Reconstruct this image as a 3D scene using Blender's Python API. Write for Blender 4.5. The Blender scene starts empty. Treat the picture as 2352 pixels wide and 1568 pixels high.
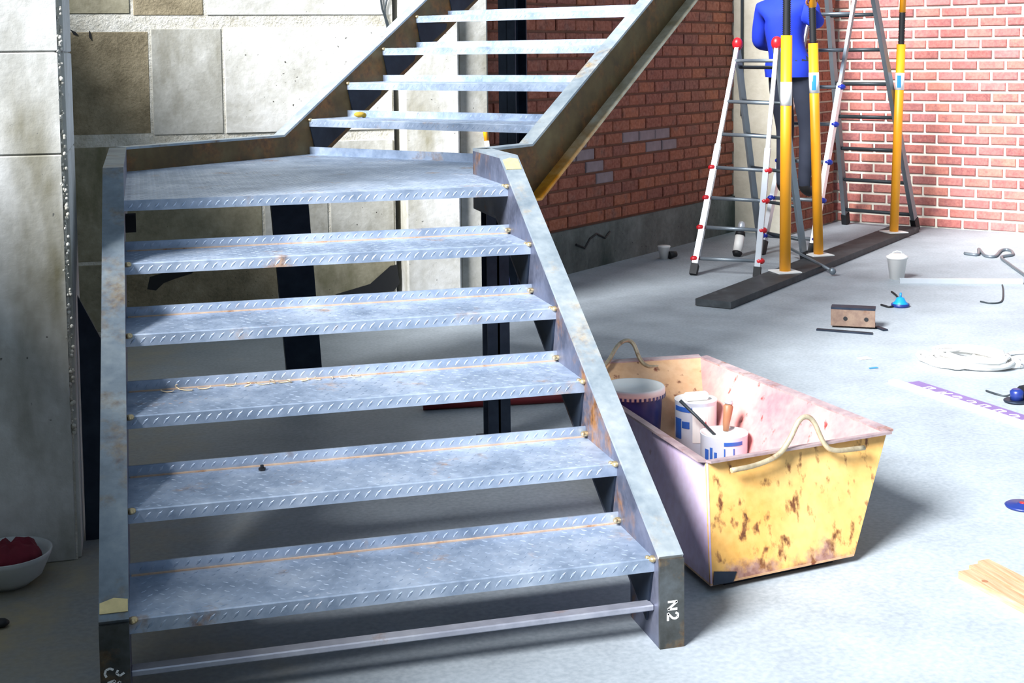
import bpy, bmesh, math, random
from mathutils import Vector, Matrix, Euler
random.seed(7)
S = bpy.context.scene
COL = S.collection
V = Vector

# ------------------------------------------------------------------ camera
FPX, PPY = 3093.04, 358.37                      # focal length and horizon-side principal row, in pixels of 2352x1568
CAM = V((0.0623, -3.2262, 1.5537))
_p, _y, _r = 0.0756, 0.2688, -0.0105
_fw = V((math.sin(_y)*math.cos(_p), math.cos(_y)*math.cos(_p), -math.sin(_p)))
_rt0 = V((math.cos(_y), -math.sin(_y), 0)); _up0 = _rt0.cross(_fw)
_rt = _rt0*math.cos(_r) + _up0*math.sin(_r); _up = -_rt0*math.sin(_r) + _up0*math.cos(_r)
cd = bpy.data.cameras.new('camera'); cam = bpy.data.objects.new('camera', cd); COL.objects.link(cam)
cd.sensor_width = 36; cd.lens = FPX/2352*36; cd.shift_y = -(784-PPY)/2352; cd.clip_end = 200
m = Matrix.Identity(4)
for i in range(3):
    m[i][0], m[i][1], m[i][2], m[i][3] = _rt[i], _up[i], -_fw[i], CAM[i]
cam.matrix_world = m
S.camera = cam

# ------------------------------------------------------------------ world, lights, exposure
wd = bpy.data.worlds.new('overcast_sky'); S.world = wd; wd.use_nodes = True
bg = wd.node_tree.nodes['Background']; bg.inputs[0].default_value = (0.64, 0.81, 1.0, 1); bg.inputs[1].default_value = 0.25
sl = bpy.data.lights.new('daylight', 'SUN'); sl.energy = 6.7; sl.angle = math.radians(20); sl.color = (0.97, 0.98, 1.0)
so = bpy.data.objects.new('daylight', sl); COL.objects.link(so)
so.rotation_euler = V((0.68, 0.42, -0.60)).to_track_quat('-Z', 'Y').to_euler()
S.view_settings.view_transform = 'Standard'; S.view_settings.look = 'None'
S.view_settings.gamma = 1.0; S.view_settings.use_curve_mapping = False
S.view_settings.exposure = 0.9

# ------------------------------------------------------------------ helpers
def fl(u, v, z=0.0):
    """point at height z under a picture position"""
    d = _fw + _rt*((u-1176)/FPX) + _up*((PPY-v)/FPX)
    return CAM + d*((z-CAM.z)/d.z)
def pl(u, v, p0, nn):
    d = _fw + _rt*((u-1176)/FPX) + _up*((PPY-v)/FPX)
    p0 = V(p0); nn = V(nn)
    return CAM + d*((p0-CAM).dot(nn)/d.dot(nn))

class MB:
    def __init__(s): s.v = []; s.f = []; s.sm = []; s.mi = []
    def add(s, vs, fs, smooth=False, mi=0):
        b = len(s.v); s.v += [V(q) for q in vs]
        for q in fs: s.f.append([b+i for i in q]); s.sm.append(smooth); s.mi.append(mi)
        return s
    def box(s, lo, hi, mi=0):
        x0, y0, z0 = lo; x1, y1, z1 = hi
        return s.add([(x0,y0,z0),(x1,y0,z0),(x1,y1,z0),(x0,y1,z0),(x0,y0,z1),(x1,y0,z1),(x1,y1,z1),(x0,y1,z1)],
                     [(3,2,1,0),(4,5,6,7),(0,1,5,4),(1,2,6,5),(2,3,7,6),(3,0,4,7)], False, mi)
    def cbox(s, lo, hi, c=.004, mi=0):
        """box with chamfered edges"""
        b = bmesh.new(); bmesh.ops.create_cube(b, size=1)
        for q in b.verts: q.co = V([lo[i]+(q.co[i]+.5)*(hi[i]-lo[i]) for i in range(3)])
        bmesh.ops.bevel(b, geom=b.edges[:], offset=c, segments=1, affect='EDGES')
        b.verts.index_update()
        s.add([q.co.copy() for q in b.verts], [[w.index for w in q.verts] for q in b.faces], False, mi); b.free(); return s
    def obox(s, a, b, w, h, upv=(0,0,1), mi=0):
        """bar of section w x h from a to b"""
        a = V(a); b = V(b); d = (b-a).normalized(); upv = V(upv)
        if abs(d.dot(upv)) > .99: upv = V((0,1,0))
        sd = d.cross(upv).normalized(); u2 = sd.cross(d)
        vs = []
        for q in (a, b):
            for i, j in ((-1,-1),(1,-1),(1,1),(-1,1)): vs.append(q+sd*(i*w/2)+u2*(j*h/2))
        return s.add(vs, [(3,2,1,0),(4,5,6,7),(0,1,5,4),(1,2,6,5),(2,3,7,6),(3,0,4,7)], False, mi)
    def prism(s, poly, off, mi=0):
        """poly (3D loop) extruded by vector off"""
        n = len(poly); off = V(off); vs = [V(q) for q in poly] + [V(q)+off for q in poly]
        fs = [list(range(n-1,-1,-1)), list(range(n,2*n))] + [(i,(i+1)%n,(i+1)%n+n,i+n) for i in range(n)]
        return s.add(vs, fs, False, mi)
    def tube(s, pts, r, seg=8, closed=False, mi=0, cap=True):
        pts = [V(q) for q in pts]; n = len(pts); rs = r if isinstance(r, (list, tuple)) else [r]*n
        vs = []; prev = None
        for i, q in enumerate(pts):
            if closed: t = (pts[(i+1)%n]-pts[i-1])
            else: t = pts[min(i+1,n-1)]-pts[max(i-1,0)]
            t.normalize()
            if prev is None:
                a = V((0,0,1)) if abs(t.z) < .9 else V((1,0,0)); u = t.cross(a).normalized()
            else:
                u = (prev - t*prev.dot(t)).normalized()
            prev = u; w = t.cross(u)
            for k in range(seg):
                an = 2*math.pi*k/seg; vs.append(q+u*(math.cos(an)*rs[i])+w*(math.sin(an)*rs[i]))
        fs = []
        for i in range(n if closed else n-1):
            j = (i+1) % n
            for k in range(seg): fs.append((i*seg+k, i*seg+(k+1)%seg, j*seg+(k+1)%seg, j*seg+k))
        s.add(vs, fs, True, mi)
        if cap and not closed:
            b = len(s.v)-n*seg
            s.f.append([b+k for k in range(seg-1,-1,-1)]); s.sm.append(False); s.mi.append(mi)
            s.f.append([b+(n-1)*seg+k for k in range(seg)]); s.sm.append(False); s.mi.append(mi)
        return s
    def lathe(s, prof, seg=32, c=(0,0,0), mi=0, smooth=True, caps=(1,1)):
        c = V(c); vs = []
        for r, z in prof:
            for k in range(seg):
                a = 2*math.pi*k/seg; vs.append(c+V((r*math.cos(a), r*math.sin(a), z)))
        fs = []
        for i in range(len(prof)-1):
            for k in range(seg): fs.append((i*seg+k, i*seg+(k+1)%seg, (i+1)*seg+(k+1)%seg, (i+1)*seg+k))
        s.add(vs, fs, smooth, mi); b = len(s.v)-len(vs)
        if caps[0] and prof[0][0] > 1e-6: s.f.append([b+k for k in range(seg-1,-1,-1)]); s.sm.append(False); s.mi.append(mi)
        if caps[1] and prof[-1][0] > 1e-6: s.f.append([b+(len(prof)-1)*seg+k for k in range(seg)]); s.sm.append(False); s.mi.append(mi)
        return s
    def ball(s, c, r, seg=8, rings=5, sc=(1,1,1), mi=0):
        c = V(c); vs = [c+V((0,0,-r*sc[2]))]
        for i in range(1, rings):
            a = -math.pi/2+math.pi*i/rings
            for k in range(seg):
                b = 2*math.pi*k/seg; vs.append(c+V((r*sc[0]*math.cos(a)*math.cos(b), r*sc[1]*math.cos(a)*math.sin(b), r*sc[2]*math.sin(a))))
        vs.append(c+V((0,0,r*sc[2]))); n = len(vs)-1
        fs = [(0, 1+(k+1)%seg, 1+k) for k in range(seg)]
        for i in range(rings-2):
            for k in range(seg): fs.append((1+i*seg+k, 1+i*seg+(k+1)%seg, 1+(i+1)*seg+(k+1)%seg, 1+(i+1)*seg+k))
        fs += [(n, 1+(rings-2)*seg+k, 1+(rings-2)*seg+(k+1)%seg) for k in range(seg)]
        return s.add(vs, fs, True, mi)
    def mesh(s, name, mats, off=(0,0,0)):
        me = bpy.data.meshes.new(name); off = V(off)
        me.from_pydata([q-off for q in s.v], [], s.f); me.update()
        for p, a, b in zip(me.polygons, s.sm, s.mi): p.use_smooth = a; p.material_index = b
        for q in (mats if isinstance(mats, (list, tuple)) else [mats]): me.materials.append(q)
        return me
    def build(s, name, mats, parent=None, off=(0,0,0), loc=None):
        """off is subtracted from every vertex (the parent's place); loc places a top-level mesh"""
        if loc is not None: off = loc
        o = bpy.data.objects.new(name, s.mesh(name, mats, off)); COL.objects.link(o)
        if parent: o.parent = parent
        if loc is not None: o.location = loc
        bm = bmesh.new(); bm.from_mesh(o.data); bmesh.ops.recalc_face_normals(bm, faces=bm.faces[:]); bm.to_mesh(o.data); bm.free()
        return o
def tag(o, label=None, cat=None, group=None, kind=None):
    if label: o['label'] = label
    if cat: o['category'] = cat
    if group: o['group'] = group
    if kind: o['kind'] = kind
    return o
def thing(name, label, cat, loc=(0,0,0), rz=0, group=None):
    o = bpy.data.objects.new(name, None); COL.objects.link(o); o.location = loc; o.rotation_euler = (0,0,rz)
    o.empty_display_size = .05
    return tag(o, label, cat, group)
def inst(name, me, loc, rot=(0,0,0), parent=None, sc=(1,1,1)):
    o = bpy.data.objects.new(name, me); COL.objects.link(o); o.location = loc; o.rotation_euler = rot; o.scale = sc
    if parent: o.parent = parent
    return o

# ------------------------------------------------------------------ materials
def srgb(h):
    c = [int(h[i:i+2],16)/255 for i in (0,2,4)]
    return tuple(x/12.92 if x <= .04045 else ((x+.055)/1.055)**2.4 for x in c)
class NT:
    def __init__(s, name):
        s.m = bpy.data.materials.new(name); s.m.use_nodes = True; s.t = s.m.node_tree
        s.b = s.t.nodes['Principled BSDF']; s.co = s.t.nodes.new('ShaderNodeTexCoord').outputs['Object']
    def n(s, ty, **kw):
        q = s.t.nodes.new(ty)
        for k, v in kw.items(): setattr(q, k, v)
        return q
    def l(s, a, b): s.t.links.new(a, b)
    def noise(s, scale, detail=4, rough=.55, stretch=None, off=0, dist=0):
        mp = s.n('ShaderNodeMapping'); s.l(s.co, mp.inputs[0])
        mp.inputs['Location'].default_value = (off, off*1.7, off*.6)
        if stretch: mp.inputs['Scale'].default_value = stretch
        q = s.n('ShaderNodeTexNoise'); s.l(mp.outputs[0], q.inputs['Vector'])
        q.inputs['Scale'].default_value = scale; q.inputs['Detail'].default_value = detail; q.inputs['Roughness'].default_value = rough
        q.inputs['Distortion'].default_value = dist
        return q.outputs['Fac']
    def ramp(s, fac, stops):
        q = s.n('ShaderNodeValToRGB'); s.l(fac, q.inputs[0]); e = q.color_ramp.elements
        while len(e) < len(stops): e.new(.5)
        for i, (p, c) in enumerate(stops):
            e[i].position = p; e[i].color = (*c, 1) if len(c) == 3 else c
        return q.outputs[0]
    def mask(s, fac, lo, hi): return s.ramp(fac, [(lo,(0,0,0)),(hi,(1,1,1))])
    def mix(s, fac, a, b, mode='MIX'):
        q = s.n('ShaderNodeMix', data_type='RGBA', blend_type=mode)
        for sk, v in ((0, fac), (6, a), (7, b)):
            if isinstance(v, (int, float)): q.inputs[sk].default_value = v
            elif isinstance(v, tuple): q.inputs[sk].default_value = (*v, 1) if len(v) == 3 else v
            else: s.l(v, q.inputs[sk])
        return q.outputs[2]
    def math(s, op, a, b):
        q = s.n('ShaderNodeMath', operation=op)
        for i, v in enumerate((a, b)):
            if isinstance(v, (int, float)): q.inputs[i].default_value = v
            else: s.l(v, q.inputs[i])
        return q.outputs[0]
    def sep(s, i):
        q = s.n('ShaderNodeSeparateXYZ'); s.l(s.co, q.inputs[0]); return q.outputs[i]
    def shift(s):
        r = s.rnd(); cb = s.n('ShaderNodeCombineXYZ')
        for i in range(3): s.l(r, cb.inputs[i])
        mp = s.n('ShaderNodeVectorMath', operation='SCALE'); s.l(cb.outputs[0], mp.inputs[0]); mp.inputs['Scale'].default_value = 37
        ad = s.n('ShaderNodeVectorMath', operation='ADD'); s.l(s.co, ad.inputs[0]); s.l(mp.outputs[0], ad.inputs[1]); s.co = ad.outputs[0]
    def rnd(s): return s.n('ShaderNodeObjectInfo').outputs['Random']
    def bump(s, fac, st=.3, dist=.01):
        q = s.n('ShaderNodeBump'); q.inputs['Strength'].default_value = st; q.inputs['Distance'].default_value = dist
        s.l(fac, q.inputs['Height']); s.l(q.outputs[0], s.b.inputs['Normal'])
    def out(s, col, rough=.6, metal=0.0, spec=None):
        for sk, v in (('Base Color', col), ('Roughness', rough), ('Metallic', metal)):
            if isinstance(v, tuple): s.b.inputs[sk].default_value = (*v, 1)
            elif isinstance(v, (int, float)): s.b.inputs[sk].default_value = v
            else: s.l(v, s.b.inputs[sk])
        if spec is not None: s.b.inputs['Specular IOR Level'].default_value = spec
        return s.m
def plain(name, c, rough=.5, metal=0.0, var=.12, scale=14, bump=0):
    t = NT(name); f = t.noise(scale, 3)
    col = t.mix(f, tuple(x*(1-var) for x in c), tuple(min(1, x*(1+var)) for x in c))
    if bump: t.bump(f, bump, .004)
    return t.out(col, rough, metal)

def concrete(name, dark, mid, light, scale=3, pits=True, rough=.85, bump=.25, off=0, stain=None):
    t = NT(name)
    a = t.noise(scale, 8, .62, off=off); b = t.noise(scale*9, 5, .6, off=off+3)
    col = t.ramp(a, [(.28, dark), (.5, mid), (.72, light)])
    col = t.mix(.25, col, t.ramp(b, [(.3, dark), (.7, light)]))
    if stain:
        s = t.mask(t.noise(scale*.8, 5, .6, stretch=(1,1,.35), off=off+9), .5, .68); col = t.mix(s, col, stain)
    if pits:
        p = t.mask(t.noise(scale*14, 2, .4, off=off+5), .735, .765); col = t.mix(p, col, tuple(x*.25 for x in dark))
    t.bump(t.math('ADD', a, t.math('MULTIPLY', b, .5)), bump, .02)
    return t.out(col, rough)

M = {}
M['floor'] = None
t = NT('floor_concrete')
a = t.noise(.55, 8, .6); b = t.noise(4, 8, .65, off=2); c = t.noise(60, 3, .5, off=4)
col = t.ramp(a, [(.3, srgb('808a92')), (.5, srgb('98a2aa')), (.7, srgb('aab4bb'))])
col = t.mix(.35, col, t.ramp(b, [(.3, srgb('7c848a')), (.7, srgb('b4bec6'))]))
col = t.mix(.12, col, t.ramp(c, [(.35, srgb('6c6c68')), (.65, srgb('e0e0e0'))]))
# browner and darker towards the left, edge broken up by noise
dx = t.sep(0); left_brown = t.mask(t.math('ADD', t.math('MULTIPLY', dx, -.5), t.math('MULTIPLY', b, .9)), .25, .75)
col = t.mix(left_brown, col, t.ramp(b, [(.3, srgb('5c543c')), (.6, srgb('988c6e')), (.75, srgb('b0a488'))]))
t.bump(t.math('ADD', b, t.math('MULTIPLY', c, .3)), .12, .01)
M['floor'] = t.out(col, .62)
M['conc_light'] = concrete('wall_concrete_light', srgb('a3a196'), srgb('c9c8c2'), srgb('e2e3e2'), 3.2, stain=srgb('98937f'))
M['conc_grey'] = concrete('wall_concrete_grey', srgb('8b897e'), srgb('adaca4'), srgb('c9c9c4'), 3.6, off=4, stain=srgb('7b7766'))
M['conc_brown'] = concrete('wall_concrete_brown', srgb('5f553f'), srgb('867b62'), srgb('a89c82'), 7, off=8, bump=.5)
M['conc_olive'] = concrete('wall_concrete_olive', srgb('6b6652'), srgb('8d8872'), srgb('aaa592'), 4, off=12, stain=srgb('5c5a3c'))
M['mortar_rough'] = concrete('rough_mortar', srgb('a19a86'), srgb('cfccc0'), srgb('e6e5df'), 9, off=2, bump=.8, pits=False)
M['pillar'] = concrete('pillar_concrete', srgb('a0a09a'), srgb('c6c6c2'), srgb('e2e4e4'), 2.6, off=20, stain=srgb('6b6752'))
M['plinth'] = concrete('plinth_render', srgb('474b48'), srgb('666b68'), srgb('878d8a'), 3, off=5, stain=srgb('3c4742'))
M['pier'] = concrete('corner_pier', srgb('b7b09c'), srgb('d3ccb8'), srgb('e0dccd'), 2, off=14, pits=False)

def brickmat(name, cols, spots):
    t = NT(name); r = t.rnd()
    col = t.ramp(r, [(i/(len(cols)-1), srgb(h)) for i, h in enumerate(cols)])
    t.shift()
    n1 = t.noise(9, 5, .6); n2 = t.noise(40, 4, .6)
    col = t.mix(t.mask(n1, .52, .74), col, srgb(spots)); col = t.mix(.3, col, t.ramp(n2, [(.3, srgb('6a3a30')), (.7, srgb('d89a84'))]))
    t.bump(n2, .4, .004)
    return t.out(col, .85)
M['brick'] = brickmat('red_brick', ['b06866', 'bc746c', 'ac5e5e', 'c88070', 'b06a6a', '7c4448', 'bc7678', 'c07c74', '8a4a4c'], '84505a')
M['brick_dark'] = brickmat('weathered_brick', ['80402c', '8f4a30', '7a3a2c', '9a5230', '6d3830', '8a4634'], '5a3a34')
M['brick_pale'] = plain('lime_stained_brick', srgb('8c7c80'), .85, 0, .4, 12, .4)
M['mortar'] = plain('mortar', srgb('e4e0d2'), .9, 0, .08, 30, .4)
M['mortar_dark'] = plain('sooty_mortar', srgb('7d5646'), .9, 0, .25, 12, .4)

def steel(name, dark, mid, light, rough=(.35,.6), metal=.75, rust=.0, rustcol='8a5424', scale=5, stretch=None):
    t = NT(name); t.shift(); a = t.noise(scale, 7, .6, stretch=stretch); b = t.noise(scale*7, 4, .6, off=3)
    col = t.ramp(a, [(.28, srgb(dark)), (.5, srgb(mid)), (.72, srgb(light))])
    col = t.mix(.2, col, t.ramp(b, [(.3, srgb(dark)), (.7, srgb(light))]))
    mt = metal
    if rust:
        k = t.mask(t.noise(scale*.9, 6, .65, off=7), .62-rust*.3, .74-rust*.2)
        col = t.mix(k, col, t.ramp(b, [(.3, srgb('4d2f18')), (.6, srgb(rustcol))]))
        q = t.n('ShaderNodeMapRange'); t.l(k, q.inputs[0]); q.inputs[3].default_value = metal; q.inputs[4].default_value = .1; mt = q.outputs[0]
    rr = t.n('ShaderNodeMapRange'); t.l(b, rr.inputs[0]); rr.inputs[3].default_value = rough[0]; rr.inputs[4].default_value = rough[1]
    t.bump(b, .12, .002)
    return t.out(col, rr.outputs[0], mt)
M['tread'] = steel('checker_plate', '74869e', 'a4b4ca', 'd2dcea', (.36,.58), .55, .06, 'a98a70', 6)
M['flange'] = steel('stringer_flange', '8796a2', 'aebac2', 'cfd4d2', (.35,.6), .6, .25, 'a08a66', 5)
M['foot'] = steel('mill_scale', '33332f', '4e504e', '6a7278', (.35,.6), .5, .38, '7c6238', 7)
M['flange_shade'] = steel('shaded_flange', '56616c', '76838e', '98a2a6', (.4,.6), .5, .3, '7a6c54', 6)  # copy of the flange steel for the left side, shade put into its colour
M['web'] = steel('stringer_web', '454a5c', '6a7084', '8d8fa0', (.35,.6), .65, .3, '8a6038', 6)
M['web_rust'] = steel('rusty_stringer_web', '4b3c28', '6a5636', '80704c', (.45,.7), .45, .5, '8a5a28', 5)
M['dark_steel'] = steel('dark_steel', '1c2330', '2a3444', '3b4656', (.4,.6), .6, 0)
M['yellow_flange'] = steel('zinc_primed_flange', 'a58f5c', 'c8bd9a', 'e0dcca', (.4,.6), .3, .25, 'c88a24', 4)
t = NT('zinc_primed_flange'); a = t.noise(9, 5, .6)
k = t.mask(t.math('ADD', t.math('MULTIPLY', t.sep(2), -1.6), t.math('MULTIPLY', a, .8)), -1.75+.0, -1.35)
q_ = t.n('ShaderNodeMapRange'); t.l(t.math('ADD', t.sep(2), t.math('MULTIPLY', a, .35)), q_.inputs[0]); q_.inputs[1].default_value = 1.18; q_.inputs[2].default_value = 1.50
col = t.mix(q_.outputs[0], t.ramp(a, [(.35, srgb('c07a14')), (.65, srgb('e8a830'))]), t.ramp(a, [(.3, srgb('a89a78')), (.6, srgb('d8d2bc')), (.75, srgb('ece8da'))]))
M['yellow_flange'] = t.out(col, .5, .1)
M['galv'] = steel('bare_bar', '8e929e', 'b2b4c2', 'd0d2da', (.35,.5), .6, .05)
M['weld'] = plain('weld_bead', srgb('c9b48a'), .35, .8, .3, 60)
M['alu'] = plain('aluminium', srgb('d4dae0'), .3, .55, .08)
M['alu_dull'] = plain('dull_aluminium', srgb('808a92'), .45, .6, .12)
M['alu_dark'] = plain('dark_ladder_metal', srgb('3a4247'), .5, .4, .15)
M['red_pl'] = plain('red_plastic', srgb('c8202a'), .35)
M['blue_pl'] = plain('blue_plastic', srgb('1c2f9c'), .35)
M['black'] = plain('black_rubber', srgb('14161a'), .6)
M['yellow'] = plain('prop_yellow', srgb('f0a21c'), .45, 0, .08, 6)
M['white'] = plain('white_plastic', srgb('f6f4f0'), .45, 0, .04)
M['label_blue'] = plain('label_cyan', srgb('2c86c8'), .4)
M['chalk'] = plain('chalk', srgb('f2f2f0'), .9, 0, .03)
M['pine'] = None
t = NT('pine'); a = t.noise(6, 6, .6, stretch=(14,1,14)); M['pine'] = t.out(t.ramp(a, [(.3, srgb('a07c58')), (.55, srgb('bc9c7c')), (.75, srgb('ccb294'))]), .6)
t = NT('dark_plank'); a = t.noise(7, 7, .65, stretch=(1,1,1)); b = t.noise(2.5, 4, .6, off=6)
col = t.ramp(a, [(.3, srgb('22262a')), (.55, srgb('343a3e')), (.75, srgb('4c5256'))]); col = t.mix(t.mask(b, .6, .72), col, srgb('6a6e70'))
t.bump(a, .3, .005); M['plank'] = t.out(col, .6)

# skip paint: worn yellow with rust spots and bare edges
def skip_paint(name, base, base2, rustc, amount, wear):
    t = NT(name); a = t.noise(3, 5, .6); sp = t.noise(24, 4, .55, stretch=(1,1,.6), off=3); b = t.noise(40, 3, .5, off=5); w = t.noise(6, 6, .65, off=8)
    col = t.ramp(a, [(.35, srgb(base)), (.65, srgb(base2))])
    col = t.mix(.15, col, t.ramp(b, [(.3, srgb(rustc)), (.6, srgb(base2))]))
    z = t.sep(2)
    lowm = t.mask(t.math('ADD', t.math('MULTIPLY', z, -4.2), t.math('MULTIPLY', w, 1.5)), .42, .62)
    col = t.mix(t.math('MULTIPLY', lowm, wear), col, t.ramp(b, [(.3, srgb('7d5044')), (.7, srgb('b08c80'))]))
    k = t.mask(sp, .69-amount, .75-amount*.7)
    col = t.mix(k, col, t.ramp(b, [(.3, srgb('57301c')), (.7, srgb(rustc))]))
    t.bump(sp, .15, .004)
    return t.out(col, .5)
M['skip_front'] = skip_paint('skip_yellow_front', 'dca24c', 'eec47c', '8a5a34', .125, 1.0)
M['skip_left'] = skip_paint('skip_lavender_side', 'b8a2c4', 'cfc0d8', '9a6a4a', .0, .3)
M['skip_pink'] = skip_paint('skip_pink_inside', 'cc7078', 'dca49a', 'b84a50', .06, .2)
M['skip_tan'] = skip_paint('skip_tan_end', 'c89a6a', 'd8b894', '8a4a34', .08, .2)
M['skip_rim'] = steel('skip_rim', '8a6e78', 'b09a9c', 'cdbdbb', (.4,.6), .3, .2, '9a5a34', 9)
M['rod'] = steel('handle_rod', '8e7f66', 'c0b294', 'ded2b6', (.35,.55), .4, .2, '8a5a30', 12)

# ------------------------------------------------------------------ frames of reference
W, G, H, Z1 = 1.327, 0.2848, 0.17, 0.2304       # tread length, going, rise, top of first tread
E = V((0.6359, -0.7718, 0)); N = V((0.7718, 0.6359, 0)); UPV = V((0,0,1))   # along / into the upper flight
GU, WU, U1 = 0.2768, 1.354, V((0.8458, 3.3092, 0))
ZL = Z1+5*H                                      # landing

# ------------------------------------------------------------------ setting
mb = MB(); mb.add([(-6,-6,0),(12,-6,0),(12,14,0),(-6,14,0)], [(0,1,2,3)])
mb.add([(-6,-6,-.2),(12,-6,-.2),(12,14,-.2),(-6,14,-.2)], [(3,2,1,0)])
tag(mb.build('floor', M['floor']), 'dusty grey concrete floor, pale on the right', 'floor', kind='structure')

# concrete wall behind the stair: big cast blocks between rough mortar bands
YB = 4.6
wb = MB(); wb.box((-2.6, YB+.005, 0), (1.50, YB+.3, 3.4))
wall_back = tag(wb.build('wall_back', M['mortar_rough']), 'pale concrete block wall behind the staircase', 'wall', kind='structure')
def block(x0, x1, z0, z1, mat, y=YB, dep=.06, nm='concrete_block', parent=None, c=.003):
    q = MB(); q.cbox((x0, y, z0), (x1, y+dep, z1), c); return q.build(nm, mat, parent or wall_back)
J = .012
for (x0, x1, z0, z1, k, y) in [
    (-2.5,-.78,1.78,2.55,'conc_grey',0), (-.76,.02,1.80,2.5,'conc_olive',0), (.04,.42,1.79,2.5,'conc_brown',.002), (.44,1.49,1.79,2.5,'conc_light',0),
    (-2.5,-.34,1.13,1.70,'conc_grey',0), (-.32,.115,1.13,1.70,'conc_brown',.003), (.13,.515,1.12,1.715,'conc_grey',0), (.53,1.49,1.12,1.72,'conc_light',-.004),
    (-2.5,-.34,.44,1.06,'conc_olive',0), (-.32,.72,.42,1.06,'conc_olive',.001), (.735,1.10,.42,1.06,'conc_grey',0), (1.115,1.49,.42,1.06,'conc_grey',-.004),
    (-2.5,-.1,.02,.40,'conc_olive',.001), (-.085,.80,.02,.40,'conc_brown',.0), (.815,1.49,.02,.40,'conc_olive',.001),
    (-2.5,.2,2.58,3.38,'conc_grey',0), (.22,1.49,2.58,3.38,'conc_light',0)]:
    block(x0, x1, z0, z1, M[k], YB+y)
# ragged black gaps where mortar has fallen out
def gap(pts, dep=.02):
    q = MB(); q.prism([V((x, YB-.001, z)) for x, z in pts], (0, dep, 0)); return q.build('mortar_gap', M['black'], wall_back)
gap([(-.30,1.715),(-.27,1.70),(-.255,1.68),(-.28,1.685)]); gap([(-.20,1.71),(-.19,1.69),(-.185,1.65),(-.20,1.67)])
def gap_px(l): gap([(k.x, k.z) for k in [pl(u, v, (0,YB,0), (0,1,0)) for u, v in l]])
gap_px([(338,664),(344,636),(388,622),(455,613),(440,628),(402,640),(376,650),(358,667)]); gap_px([(770,676),(850,652),(897,610),(912,608),(918,650),(905,668),(830,676)])
gap([(.715,1.31),(.722,1.25),(.716,1.19),(.709,1.25)])
# pier at the end of that wall
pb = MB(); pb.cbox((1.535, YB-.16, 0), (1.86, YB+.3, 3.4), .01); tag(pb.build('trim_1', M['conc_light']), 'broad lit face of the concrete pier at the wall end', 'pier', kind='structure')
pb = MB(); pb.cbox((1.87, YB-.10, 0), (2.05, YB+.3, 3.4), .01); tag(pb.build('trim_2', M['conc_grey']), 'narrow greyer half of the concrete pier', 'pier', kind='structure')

# brick walls -------------------------------------------------------------
def brick_mesh(nm, l, h, d, mat):
    """front face +Y is outwards (towards -Y local), chamfered front"""
    c = .006; q = MB()
    q.add([(0,0,0),(l,0,0),(l,0,h),(0,0,h),(0,-d+c,0),(l,-d+c,0),(l,-d+c,h),(0,-d+c,h),(c,-d,c),(l-c,-d,c),(l-c,-d,h-c),(c,-d,h-c)],
          [(4,5,1,0),(5,6,2,1),(6,7,3,2),(7,4,0,3),(4,8,9,5),(5,9,10,6),(6,10,11,7),(7,11,8,4),(8,11,10,9)])
    return q.mesh(nm, mat)
def brick_wall(wallobj, origin, dirv, ang, s0, s1, z0, z1, pitch, course, mats, limit, view, pale=None, jt=.014):
    """bricks from s0 to s1 along dirv, face turned by ang about Z"""
    L, Hh = pitch-jt, course-jt*1.15
    full = [brick_mesh('brick', L, Hh, .016, mt) for mt in mats]; half = [brick_mesh('half_brick', L/2-.007, Hh, .016, mt) for mt in mats]
    todo = []
    r = 0; z = z0
    while z+Hh < z1+.02:
        s = s0 - (pitch/2 if r % 2 else 0) + random.uniform(-.012,.012)
        while s < s1:
            a, l, me = s, L, full
            if s < s0: a, l, me = s0, s+L-s0, None
            if a+l > s1: l = s1-a
            if l > .03: todo.append((a, z, l))
            s += pitch
        r += 1; z += course
    todo.sort(key=lambda q: view(origin+dirv*(q[0]+q[2]/2)+V((0,0,q[1]))))
    rest = MB()
    for i, (a, z, l) in enumerate(todo):
        p = origin+dirv*a+V((0,0,z)); mi = random.randrange(len(mats)) if pale is None else (1 if pale(a, z) else 0)
        if i < limit:
            o = inst('brick', full[mi], p+dirv.cross(UPV)*random.uniform(-.003,.003), (0,0,ang+random.uniform(-.004,.004)), wallobj, (l/L,1,1))
        else:
            out = dirv.cross(UPV)
            rest.prism([p, p+dirv*l, p+dirv*l+V((0,0,Hh)), p+V((0,0,Hh))], out*.016)
    if rest.v: tag(rest.build('brick_rest', mats[0], wallobj), kind='stuff')
def seen(p):
    d = p-CAM; z = d.dot(_fw); u = d.dot(_rt)/z*FPX; v = -d.dot(_up)/z*FPX+PPY
    return max(0, abs(u)-1176)+max(0, -v)

# right brick wall, facing the camera
R0 = V((5.66, 8.22, 0)) + N*.10; angE = math.atan2(E.y, E.x)
q = MB(); q.prism([R0, R0+E*3.2, R0+E*3.2+UPV*2.6, R0+UPV*2.6], N*.25)
wall_right = tag(q.build('wall_right', M['mortar']), 'bright red brick wall with pale joints on the right', 'wall', kind='structure')
brick_wall(wall_right, R0, E, angE, 0, 3.19, .012, 2.56, .2275, .0915, [M['brick']], 290, seen, jt=.021)
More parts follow.
